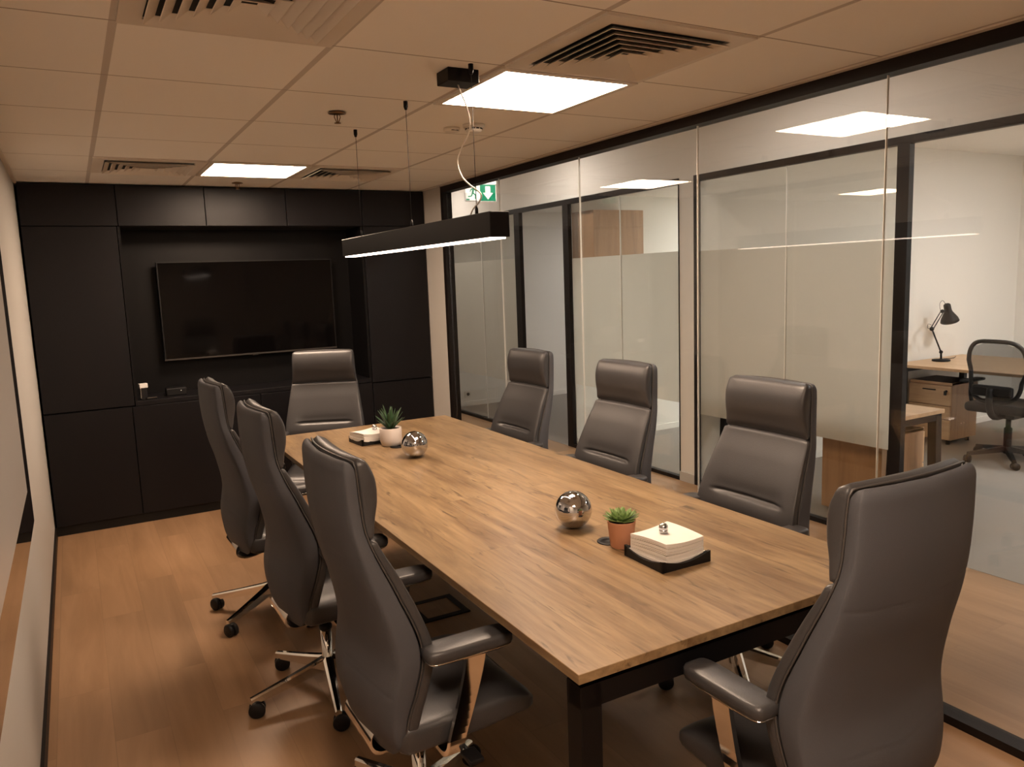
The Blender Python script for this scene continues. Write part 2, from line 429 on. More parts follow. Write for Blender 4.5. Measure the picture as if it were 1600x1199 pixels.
far_window('window_3', 'half frosted window of the middle room beyond the corridor', 2.765, 4.37, 3.53, .62, 1.81, left=.005, right=.09)
far_window('window_4', 'half frosted window at the far end of the corridor', 5.18, 7.03, 6.1, .52, 1.85, left=.11, right=.02)
d1 = thing('door_1', 'open doorway in a black frame between two frosted corridor windows', 'doorway', (WX0, 0, 0), kind='structure')
MB().box((-.008, 4.37, 2.31), (.034, 5.18, 2.355)).build('door_frame', MT['frame'], d1)
d2 = thing('door_2', 'open black framed doorway into the office with the desk lamp', 'doorway', (WX0, 0, 0), kind='structure')
MB().box((-.008, -.35, 2.31), (.034, .89, 2.355)).box((-.008, -.35, 0), (.034, -.29, 2.31)).build('door_frame', MT['frame'], d2)

# ================================================================== FITTED WALL UNIT
GAP = .0025
def cabinet(label, x0, x1, z0, z1, hinge='left', depth=.55, group=None):
    t = thing('wall_cabinet', label, 'cabinet', ((x0+x1)/2, YB, z0), group=group)
    hw = (x1-x0)/2; h = z1-z0
    MB().box((-hw, .02, 0), (hw, depth, h)).build('body', MT['gap'], t)
    MB().box((-hw+GAP, 0, GAP), (hw-GAP, .019, h-GAP), .0015, seg=1).build('door', MT['anthracite'], t)
    return t
ux = [XL+.012, .16, .73, 1.305, 1.90, 2.47-.04]
ul = ['dark flat overhead cabinet door at the left end of the media wall', 'dark overhead cabinet second from the left wall, left of the brighter lit one',
      'dark overhead cabinet directly above the television left half, third from the left', 'dark overhead cabinet above the television right half, fourth from the left',
      'dark overhead cabinet at the glass end of the media wall']
for i in range(5):
    cabinet(ul[i], ux[i], ux[i+1], 2.10, ZC-.004)
cabinet('tall dark cabinet door to the left of the television recess', ux[0], .15, .855, 2.10)
cabinet('tall dark cabinet door to the right of the television recess', 1.90, ux[5], .845, 2.10)
cabinet('low dark floor cabinet at the left wall corner', ux[0], .13, .07, .85)
cabinet('wide low dark cabinet under the left half of the television recess', .13, 1.01, .07, .85)
cabinet('wide low dark cabinet under the right half of the television recess', 1.01, 1.90, .07, .85)
cabinet('low dark floor cabinet beside the glass partition end', 1.90, ux[5], .07, .84)
o = MB().box((XL+.012, YB+.03, 0), (ux[5], YB+.5, .07)).build('trim_plinth', MT['gap']); o['kind'] = 'structure'
nt_ = thing('media_recess', 'dark recessed niche of the media wall that holds the television', 'niche', (1.025, YB, .85))
MB().box((-.872, .004, .001), (.872, .54, .035), .002, seg=1).build('counter', MT['anthracite'], nt_)
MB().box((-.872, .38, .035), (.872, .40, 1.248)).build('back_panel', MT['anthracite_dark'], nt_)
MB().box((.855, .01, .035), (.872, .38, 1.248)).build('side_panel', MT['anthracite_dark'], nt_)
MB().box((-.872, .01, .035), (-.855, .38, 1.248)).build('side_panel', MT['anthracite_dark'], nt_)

tv = thing('television', 'black flat television mounted in the dark wall recess', 'television', (1.05, YB+.27, 1.13))
MB().box((-.655, 0, 0), (.655, .045, .73), .004).build('body', MT['plastic'], tv)
MB().box((-.645, -.0015, .014), (.645, .0, .722)).build('screen', MT['screen'], tv)
MB().box((-.655, -.0035, 0), (.655, 0, .012), .001, seg=1).build('lower_bezel', plain('bezel_edge', (.10, .09, .085), .25, metal=.6), tv)
MB().box((-.655, -.0025, .723), (.655, 0, .73)).build('upper_bezel', MT['plastic'], tv)
MB().box((-.02, -.006, -.008), (.02, .0, .0)).build('sensor', MT['plastic'], tv)
MB().box((-.2, .045, .2), (.2, .11, .5)).build('wall_bracket', MT['gap'], tv)

ph = thing('conference_phone', 'small upright dark device with white top label at the left end of the recess counter', 'device', (.215, YB+.06, .885), .25)
MB().box((-.022, -.015, 0), (.022, .015, .085), .003).build('body', MT['plastic'], ph)
MB().box((-.028, -.019, .085), (.028, .019, .117), .003).build('label', MT['label'], ph)
MB().box((-.027, -.018, .012), (-.020, -.010, .085), .001).build('stand', MT['steel'], ph)
rc = thing('remote_control', 'flat black remote with a shiny edge lying on the recess counter', 'remote', (.262, YB+.045, .885), .15)
MB().box((-.035, -.02, 0), (.035, .02, .017), .004).build('body', MT['plastic'], rc)
MB().box((-.03, -.0215, .012), (.03, -.0195, .015)).build('highlight_strip', MT['steel'], rc)  # steel strip put in for the highlight along the edge
sb = thing('media_box', 'small black box with a tiny glint behind the recess counter edge', 'media box', (.44, YB+.17, .885), 0)
MB().box((-.07, -.05, 0), (.07, .05, .055), .006).build('body', MT['plastic'], sb)
MB().sphere((.03, -.052, .035), .004, 10, 6).build('glint_dot', MT['label'], sb)  # white dot painted on as the glint of the box

# ================================================================== CEILING FITTINGS
def light_panel(label, x0, y0, z=ZC, mat='panel', s=.6, cx=True):
    t = thing('ceiling_light', label, 'ceiling light', (x0+s/2, y0+s/2, z))
    h = s/2-.004; d = h-.028
    m = MB()
    m.box((-h, -h, -.010), (h, -d, 0)); m.box((-h, d, -.010), (h, h, 0)); m.box((-h, -d, -.010), (-d, d, 0)); m.box((d, -d, -.010), (h, d, 0))
    m.build('frame', MT['vent'], t)
    MB().box((-d, -d, -.007), (d, d, -.003)).build('diffuser', MT[mat], t)
    return t
light_panel('lit square ceiling panel beside the louvred vent above the table', 1.2, .6)
light_panel('lit square ceiling panel near the dark media wall', .6, 3.0)
light_panel('added unseen ceiling panel behind the viewpoint', 0.0, -1.8)  # unseen panel added behind the camera, placed to favour the left wall

def vent(label, x0, y0):
    t = thing('ceiling_vent', label, 'vent', (x0+.3, y0+.3, ZC), group='four way ceiling vents')
    m = MB(); a, b = .294, .235
    m.box((-a, -a, -.008), (a, -b, 0)); m.box((-a, b, -.008), (a, a, 0)); m.box((-a, -b, -.008), (-b, b, 0)); m.box((b, -b, -.008), (a, b, 0))
    m.build('frame', MT['vent'], t)
    MB().box((-b, -b, -.0015), (b, b, -.0005)).build('backing', MT['gap'], t)
    for k in range(6):
        o_ = b - .002 - k*.037; i_ = o_ - .028
        if i_ < .01: i_ = .006
        m = MB()
        def sq(r, z): return [(-r,-r,z),(r,-r,z),(r,r,z),(-r,r,z)]
        m.loft([sq(o_, -.022), sq(i_, -.004), sq(i_+.0025, -.003), sq(o_+.0025, -.021)], cap=False, smooth=False)
        # close the strip into a thin blade
        m.bm.verts.ensure_lookup_table(); v = m.bm.verts
        for j in range(4):
            kx = (j+1) % 4
            m.bm.faces.new([v[12+j], v[12+kx], v[kx], v[j]])
        m.build('louvre', MT['vent'], t)
    return t
vent('four way louvred vent beside the large lit panel over the table', 1.2, 0.0)
vent('louvred ceiling vent cut by the top edge of the picture', 0.0, 0.0)
vent('louvred ceiling vent near the media wall, left of the lit panel', 0.0, 3.0)
vent('louvred ceiling vent near the media wall, right of the lit panel', 1.2, 3.0)

def sprinkler(label, x, y):
    t = thing('sprinkler', label, 'sprinkler', (x, y, ZC))
    MB().lathe([(.002, 0), (.020, 0), (.036, -.004), (.038, -.007), (.020, -.010), (.010, -.012), (.002, -.012)], 24).build('escutcheon', MT['bronze'], t)
    m = MB()
    for s in (-1, 1): m.tube([(s*.010, 0, -.010), (s*.013, 0, -.022), (s*.004, 0, -.045)], .0022, 8)
    m.tube([(0, 0, -.012), (0, 0, -.045)], .0025, 8)
    m.build('yoke', MT['bronze'], t)
    MB().lathe([(.001, -.045), (.014, -.046), (.014, -.048), (.001, -.049)], 16).build('deflector', MT['bronze'], t)
sprinkler('bronze ceiling sprinkler above the middle of the room', .892, 1.50)
sprinkler('small ceiling sprinkler close to the dark media wall', .921, 3.93)
sd = thing('smoke_detector', 'round white smoke detector on the ceiling behind the white cable', 'smoke detector', (1.575, 1.56, ZC))
MB().lathe([(.002, 0), (.052, 0), (.052, -.010), (.047, -.016), (.002, -.016)], 28).build('base', MT['white_plastic'], sd)
MB().lathe([(.040, -.016), (.040, -.026), (.036, -.032), (.028, -.036), (.002, -.038)], 28).build('chamber', MT['white_plastic'], sd)
m = MB()
for k in range(12):
    a = 2*PI*k/12
    m.box((-.007, -.0415, -.0245), (.007, -.0395, -.0185), mat=Matrix.Rotation(a, 4, 'Z'))
m.build('slots', MT['gap'], sd)
ps = thing('presence_sensor', 'flat white ceiling sensor beside the smoke detector', 'sensor', (1.512, 1.67, ZC))
MB().lathe([(.002, 0), (.040, 0), (.040, -.012), (.034, -.018), (.002, -.020)], 24).build('base', MT['white_plastic'], ps)
MB().box((-.018, -.0375, -.0165), (.018, -.030, -.0135)).build('slot', MT['gap'], ps)

# pendant lamp
pd = thing('pendant_lamp', 'long black linear pendant lamp hanging over the conference table', 'pendant lamp', (1.09, 1.26, 1.79))
m = MB(); m.box((-.037, -.80, .004), (.037, .80, .088), .002, seg=1); m.build('housing', MT['black_metal'], pd)
MB().box((-.028, -.785, -.001), (.028, .785, .004)).build('diffuser', MT['pend'], pd)
for y in (.625, 1.217, 1.855):
    wz = MB().tube([(0, y-1.26, .085), (0, y-1.26, ZC-1.79-.02)], .0011, 6).build('wire', MT['black_metal'], pd)
    MB().lathe([(.003, 0), (.009, 0), (.009, -.022), (.005, -.034), (.001, -.034)], 12, (0, y-1.26, ZC-1.79)).build('wire_anchor', MT['black_metal'], pd)
    MB().lathe([(.006, .086), (.006, .11), (.0025, .122), (.001, .122)], 12, (0, y-1.26, 0)).build('wire_grip', MT['black_metal'], pd)
MB().box((-.06, -.58, ZC-1.79-.045), (.06, -.485, ZC-1.79), .002, seg=1).build('ceiling_rose', MT['black_metal'], pd)
cpts = [(1.09, .729, 2.34), (1.088, .70, 2.30), (1.09, .677, 2.265), (1.092, .655, 2.21), (1.092, .662, 2.17), (1.09, .71, 2.13), (1.088, .752, 2.09), (1.088, .752, 2.06),
        (1.09, .725, 2.02), (1.09, .665, 1.985), (1.092, .607, 1.958), (1.094, .592, 1.94), (1.092, .612, 1.92), (1.09, .655, 1.90), (1.09, .678, 1.877)]
def smooth_path(P, k=5):
    P = [Vector(p) for p in P]; out = []
    for i in range(len(P)-1):
        p0, p1, p2, p3 = P[max(i-1,0)], P[i], P[i+1], P[min(i+2, len(P)-1)]
        for j in range(k):
            t = j/k
            out.append(.5*((2*p1)+(-p0+p2)*t+(2*p0-5*p1+4*p2-p3)*t*t+(-p0+3*p1-3*p2+p3)*t**3))
    out.append(P[-1]); return out
MB().tube(smooth_path([(x-1.09, y-1.26, z-1.79) for x, y, z in cpts]), .0028, 8).build('power_cable', MT['white_cable'], pd)

# emergency exit sign in the corridor
es = thing('exit_sign', 'green emergency exit sign with running figure and down arrow in the corridor', 'exit sign', (3.19, 4.60, 2.355))
MB().box((-.16, 0, 0), (.16, .016, .155), .001, seg=1).build('panel', MT['sign_white'], es)
MB().box((-.152, -.002, .006), (.152, 0, .150)).build('green_field', MT['green'], es)
MB().box((-.152, -.003, .006), (-.01, -.002, .150)).build('white_doorway', MT['sign_white'], es)
m = MB()
m.prism([(.045, .136), (.098, .136), (.098, .078), (.125, .078), (.0715, .018), (.018, .078), (.045, .078)], -.0035, -.002, 'XZ')
m.build('arrow', MT['sign_white'], es)
m = MB()
def stroke(a, b, w_):
    a = Vector(a); b = Vector(b); d = (b-a).normalized(); n = Vector((-d.y, d.x))*w_
    m.prism([tuple(a+n), tuple(a-n), tuple(b-n), tuple(b+n)], -.005, -.003, 'XZ')
m.prism([(-.066+.011*math.cos(t*PI/6), .130+.011*math.sin(t*PI/6)) for t in range(12)], -.005, -.003, 'XZ')
stroke((-.074, .118), (-.086, .072), .009); stroke((-.074, .114), (-.050, .092), .005); stroke((-.050, .092), (-.030, .098), .004)
stroke((-.078, .114), (-.104, .104), .005); stroke((-.104, .104), (-.112, .084), .004)
stroke((-.084, .074), (-.058, .056), .006); stroke((-.058, .056), (-.060, .022), .005)
stroke((-.086, .074), (-.100, .046), .006); stroke((-.100, .046), (-.134, .040), .005)
m.prism([(-.152, .010), (-.120, .010), (-.120, .022), (-.152, .022)], -.0045, -.003, 'XZ')
m.build('running_figure', MT['green'], es)
MB().box((-.16, -.012, .155), (.16, .03, .185), .002, seg=1).build('housing', MT['sign_white'], es)
MB().box((-.15, -.008, .1535), (.15, -.001, .155)).build('lamp_strip', MT['sign_lamp'], es)
for sx in (-.12, .12): MB().tube([(sx, .01, .185), (sx, .01, 2.86-2.355)], .003, 8).build('hanger', MT['steel'], es)

# corridor downlights and office panels
for lab, x, y in (('round recessed downlight in the corridor near the doorway', 3.22, 4.15), ('added unseen downlight in the corridor beside the meeting room', 3.0, 1.35), ('added unseen downlight at the end of the corridor', 3.3, 6.6)):  # last two are unseen, added to brighten header, floor and film
    t = thing('downlight', lab, 'downlight', (x, y, 2.86))
    MB().lathe([(.075, 0), (.10, 0), (.10, -.008), (.075, -.008), (.075, 0)], 28, cap=False).build('trim_ring', MT['white_plastic'], t)
    MB().lathe([(.001, -.001), (.074, -.001), (.074, -.004), (.001, -.004)], 28).build('diffuser', MT['down'], t)
light_panel('lit ceiling panel in the office above the lamp desk', 6.6, .3, 2.69, 'office_panel')
light_panel('lit ceiling panel in the office near the corridor', 5.5, -1.0, 2.69, 'office_panel')
light_panel('lit ceiling panel in the middle room beyond the corridor', 6.2, 3.0, 2.41, 'middle_panel')
light_panel('added unseen fill panel in the far room beyond the doorway', 6.2, 5.4, 2.5, 'far_fill_panel')  # unseen panel added to lift the dim far room

# ================================================================== LEFT WALL BOARD
wb = thing('whiteboard', 'wall board with glossy black glass margin on the left wall', 'whiteboard', (XL+.001, .6, .70))
MB().box((0, -1.4, 0), (.018, 1.38, 1.25), .001, seg=1).build('glass_back', MT['board_black'], wb)
MB().box((.0185, -1.3, .18), (.020, 1.15, 1.25)).build('writing_surface', MT['board'], wb)

# ================================================================== CONFERENCE TABLE
TX0, TX1, TY0, TY1, TZ = .752, 1.915, -.462, 2.832, .761
tb = thing('conference_table', 'long oak conference table with black metal frame', 'table', ((TX0+TX1)/2, (TY0+TY1)/2, 0), math.radians(-.35))
hx, hy = (TX1-TX0)/2, (TY1-TY0)/2
top = MB().box((-hx, -hy, TZ-.025), (hx, hy, TZ), .0012, seg=1).build('tabletop', MT['table'], tb)
m = MB(); b0, b1 = TZ-.098, TZ-.041; i = .012
m.box((-hx+i, -hy+i, b0), (hx-i, -hy+i+.05, b1)); m.box((-hx+i, hy-i-.05, b0), (hx-i, hy-i, b1))
m.box((-hx+i+.09, -hy+i+.05, b0), (-hx+i+.14, hy-i-.05, b1)); m.box((hx-i-.14, -hy+i+.05, b0), (hx-i-.09, hy-i-.05, b1))
m.box((-hx+.2, -.03, b0), (hx-.2, .03, b1))
m.build('frame', MT['black_metal'], tb)
m = MB(); m.box((-hx+.05, -hy+.03, b1), (hx-.05, hy-.03, TZ-.025)); m.build('shadow_gap_fill', MT['gap'], tb)  # black filler stands in for the shade between tabletop and beam
for sx in (-1, 1):
    for sy in (-1, 1):
        x = sx*(hx-i-.03); y = sy*(hy-i-.03)
        MB().box((x-.03, y-.03, 0), (x+.03, y+.03, b1), .002, seg=1).build('leg', MT['black_metal'], tb)
for lx, ly in ((1.335, .215), (1.297, 2.10)):
    g = MB().lathe([(.001, .0005), (.022, .0005), (.022, .002), (.038, .004), (.040, .002), (.040, 0), (.001, 0)], 32).build('cable_grommet', MT['plastic'], tb)
    g.location = (lx-(TX0+TX1)/2, ly-(TY0+TY1)/2, TZ)

def on_table(x, y): return (x, y, TZ)

# chrome balls
def ball(name, label, x, y, r, group):
    o_ = MB().sphere((0, 0, r), r, 48, 28).build(name, MT['ball'])
    o_.location = on_table(x, y); tag(o_, label, 'ornament', group)
ball('mirror_ball', 'polished steel ball on the table beside the terracotta pot', 1.315, .405, .067, 'steel balls on the table')
ball('mirror_ball', 'polished steel ball on the table beside the white plant pot', 1.283, 1.80, .068, 'steel balls on the table')

# napkin trays
def tray(label, x, y, rz, n, glabel, stack_h, s=.19):
    t = thing('napkin_tray', label, 'tray', on_table(x, y), rz, 'black napkin trays')
    h = s/2; N = 14
    def dip(u): return .5-.5*math.cos(2*PI*u) if False else math.sin(PI*u)
    for k in range(4):
        m = MB(); rings = []
        for j in range(N+1):
            u = j/N; a = -h + s*u; zt_ = .036 - .019*dip(u); inn = .012 + .004*dip(u)
            rings.append([(a, -h, 0), (a, -h, zt_), (a, -h+inn, zt_-.002), (a, -h+inn, 0)])
        m.loft(rings, True, False, mat=Matrix.Rotation(k*PI/2, 4, 'Z'))
        m.build('rim', MT['plastic'], t)
    MB().box((-h+.004, -h+.004, 0), (h-.004, h-.004, .008)).build('base', MT['plastic'], t)
    z = .0085; q = .160; ths = [rnd.choice((.6, .8, 1.0, 1.5, 1.9)) for _ in range(n)]; hsum = sum(ths)
    for k in range(n):
        dz = stack_h*ths[k]/hsum
        m = MB(); G = 8; flare = max(0, .012*(1-k/3.0)); bow = .0
        rs = q/2*(1 if k > 1 else 1.04)
        def P(a, b, zz):
            r2 = (abs(a)/rs)**3 + (abs(b)/rs)**3
            return (a, b, zz + flare*r2*.7 + (.004*k/n)*(a/rs)*(b/rs) + .006*(k/n)*((a/rs)**2-.6*(b/rs)**2))
        for zz in (0, dz*.84):
            pass
        vs = []; fs = []
        for zi, zz in enumerate((0, dz*.84)):
            for a in range(G+1):
                for b in range(G+1): vs.append(P(-rs+2*rs*a/G, -rs+2*rs*b/G, zz))
        K = (G+1)**2
        for a in range(G):
            for b in range(G):
                i0 = a*(G+1)+b
                fs.append((i0, i0+1, i0+G+2, i0+G+1)); fs.append((K+i0, K+i0+G+1, K+i0+G+2, K+i0+1))
        edge = [a*(G+1) for a in range(G+1)] + [G*(G+1)+b for b in range(1, G+1)] + [a*(G+1)+G for a in range(G-1, -1, -1)] + [b for b in range(G-1, 0, -1)]
        for e1, e2 in zip(edge, edge[1:]+edge[:1]): fs.append((e1, e2, K+e2, K+e1))
        m._add(vs, fs)
        o_ = m.build('paper_napkin', MT['napkin'])
        o_.location = (x, y, TZ+z); o_.rotation_euler = (0, 0, rz+.10+rnd.uniform(-.022, .022))
        tag(o_, glabel, 'napkin', glabel.replace('white folded paper napkin', 'napkins'))
        z += dz
    return z
zt_ = tray('black tray of paper napkins beside the terracotta pot', 1.385, -.015, -.02, 11, 'white folded paper napkin in the black tray beside the terracotta pot', .072)
def small_ball(label, x, y, z):
    m = MB(); m.lathe([(.001, 0), (.0135, 0), (.0135, .010), (.010, .012), (.001, .012)], 20); m.sphere((0, 0, .017), .0145, 24, 14)
    o_ = m.build('napkin_weight', MT['ball']); o_.location = (x, y, z); tag(o_, label, 'weight', 'steel napkin weights')
small_ball('small steel ball weight on the napkins beside the terracotta pot', 1.385, .0, TZ+zt_)
zt2 = tray('black tray of paper napkins behind the white plant pot', 1.225, 2.33, .10, 8, 'white folded paper napkin in the black tray behind the white pot', .052, .175)
small_ball('small steel ball weight on the napkins behind the white pot', 1.265, 2.35, TZ+zt2)

# plants
def leaf(m, ang, tilt, ln, wd, thick, curl=0.0, base=(0,0,0), r0=.0):
    N = 8; rings = []
    ca, sa = math.cos(ang), math.sin(ang); ph_ = tilt; px = r0; pz = 0.0
    for i in range(N+1):
        u = i/N
        wv = wd*(math.sin(PI*min(1, .18+.82*u))**.8 if u < .95 else .02) if u < 1 else wd*.02
        if i: px += ln/N*math.cos(ph_); pz += ln/N*math.sin(ph_)
        ph_ += curl/N
        th = thick*(1-.75*u)
        nx, nz = -math.sin(ph_), math.cos(ph_)
        ring = []
        for (s_, t_) in ((-1, .25), (0, -.15), (1, .25), (.5, -.75), (0, -1), (-.5, -.75)):
            X = px + nx*t_*th; Z = pz + nz*t_*th; Y = s_*wv/2
            ring.append((base[0]+ca*X-sa*Y, base[1]+sa*X+ca*Y, base[2]+Z))
        rings.append(ring)
    m.loft(rings)
sp_ = thing('potted_succulent', 'green rosette succulent in a terracotta coloured pot on the table', 'plant', on_table(1.338, .155))
MB().lathe([(.001, 0), (.036, 0), (.0375, .002), (.047, .088), (.0475, .090), (.0445, .090), (.043, .078), (.001, .078)], 40).build('pot', MT['terracotta'], sp_)
MB().lathe([(.001, .079), (.0425, .078), (.0425, .084), (.001, .086)], 30).build('soil', MT['soil'], sp_)
m = MB()
for ringi, (n_, tl, ln, wd) in enumerate(((13, .12, .060, .026), (12, .40, .056, .024), (10, .72, .046, .021), (8, 1.02, .034, .016), (5, 1.3, .022, .011))):
    for k in range(n_):
        leaf(m, 2*PI*(k+.5*(ringi % 2))/n_ + rnd.uniform(-.1, .1), tl+rnd.uniform(-.08, .08), ln, wd, .007, .35, (0, 0, .088), .004)
m.build('leaves', MT['leaf_light'], sp_)
ag = thing('potted_aloe', 'spiky dark green aloe in a white round pot on the table', 'plant', on_table(1.292, 2.165))
MB().lathe([(.001, 0), (.046, 0), (.052, .004), (.060, .030), (.061, .098), (.060, .100), (.056, .100), (.055, .085), (.001, .085)], 40).build('pot', MT['pot_white'], ag)
MB().lathe([(.001, .085), (.0545, .085), (.0545, .091), (.001, .093)], 30).build('soil', MT['soil'], ag)
m = MB()
for ringi, (n_, tl, ln, wd) in enumerate(((8, .75, .105, .024), (8, 1.05, .125, .025), (5, 1.3, .135, .024))):
    for k in range(n_):
        leaf(m, 2*PI*(k+.4*ringi)/n_ + rnd.uniform(-.15, .15), tl+rnd.uniform(-.08, .1), ln*rnd.uniform(.85, 1.1), wd, .007, -.12, (0, 0, .09), .004)
m.build('leaves', MT['leaf_dark'], ag)

# floor box
fbx = thing('floor_box', 'square floor socket lid with dark frame under the table', 'floor box', (1.295, 1.64, 0))
m = MB(); a, b = .125, .092
m.box((-a, -a, 0), (a, -b, .006)); m.box((-a, b, 0), (a, a, .006)); m.box((-a, -b, 0), (-b, b, .006)); m.box((b, -b, 0), (a, b, .006))
m.build('frame', MT['plastic'], fbx)
MB().box((-b, -b, 0), (b, b, .004)).build('lid', MT['floor'], fbx)

# ================================================================== EXECUTIVE CHAIR
def interp(tab, z):
    if z <= tab[0][0]: return tab[0][1]
    for i in range(len(tab)-1):
        (a, u), (b, v) = tab[i], tab[i+1]
        if z <= b:
            sl = (v-u)/(b-a)
            def slope(j):
                if j <= 0 or j >= len(tab)-1: return sl
                return (tab[j+1][1]-tab[j-1][1])/(tab[j+1][0]-tab[j-1][0])
            h = b-a; t = (z-a)/h; m0, m1 = slope(i)*h, slope(i+1)*h
            return (2*t**3-3*t*t+1)*u + (t**3-2*t*t+t)*m0 + (3*t*t-2*t**3)*v + (t**3-t*t)*m1
    return tab[-1][1]
T_rear = [(.40, -.175), (.46, -.195), (.55, -.200), (.67, -.188), (.80, -.208), (.92, -.238), (1.06, -.258), (1.215, -.262)]
T_seam = [(.40, -.165), (.50, -.150), (.57, -.130), (.70, -.112), (.85, -.158), (1.00, -.212), (1.10, -.222), (1.215, -.228)]
T_front = [(.42, -.125), (.50, -.100), (.60, -.078), (.69, -.068), (.80, -.098), (.90, -.140), (1.00, -.188), (1.04, -.186), (1.10, -.170), (1.16, -.172), (1.22, -.200)]
T_w = [(.385, .205), (.43, .232), (.52, .243), (.64, .256), (.75, .250), (.88, .233), (.98, .219), (1.04, .208), (1.10, .204), (1.16, .203), (1.215, .199)]
CURVE = .032
def back_pt(y, f, z):
    ww = interp(T_w, z)
    return (f + CURVE*(y/.22)**2, y, z)
def se_ring(z, ff, fr, wscale=1.0, e=.35, n=52, frontmod=None, flat=0, rearmod=None):
    w_ = interp(T_w, z)*wscale; c = (ff+fr)/2; h = (ff-fr)/2; ring = []
    for j in range(n):
        t = 2*PI*j/n; ct, st = math.cos(t), math.sin(t)
        y = w_*math.copysign(abs(ct)**e, ct); ex = (.62 if flat <= 0 else .34) if flat*st <= 0 else .18
        d = h*math.copysign(abs(st)**ex, st)
        f = c + d
        if frontmod and st > 0: f += frontmod(y, z)*abs(st)**.5
        if rearmod and st < 0: f += rearmod(y, z)*abs(st)**.5
        ring.append(back_pt(y, f, z))
    return ring
def body(z0, z1, tf, tr, e=.35, round_=.022, step=.0095, frontmod=None, push=0.0, flat=0, rearmod=None):
    N = max(6, int((z1-z0)/step)); rings = []
    for i in range(N+1):
        z = z0 + (z1-z0)*i/N
        d = min(z-z0, z1-z); k = 1.0
        if d < round_:
            k = math.sqrt(max(0.0, 1-(1-d/round_)**2))
        k = max(k, .04)
        a = interp(tf, z)+push; b = interp(tr, z); c = (a+b)/2
        ws = 1 - (1-k)*.10
        rings.append(se_ring(z, c+(a-c)*k, c+(b-c)*k, ws, e, frontmod=frontmod, flat=flat, rearmod=rearmod))
    return rings

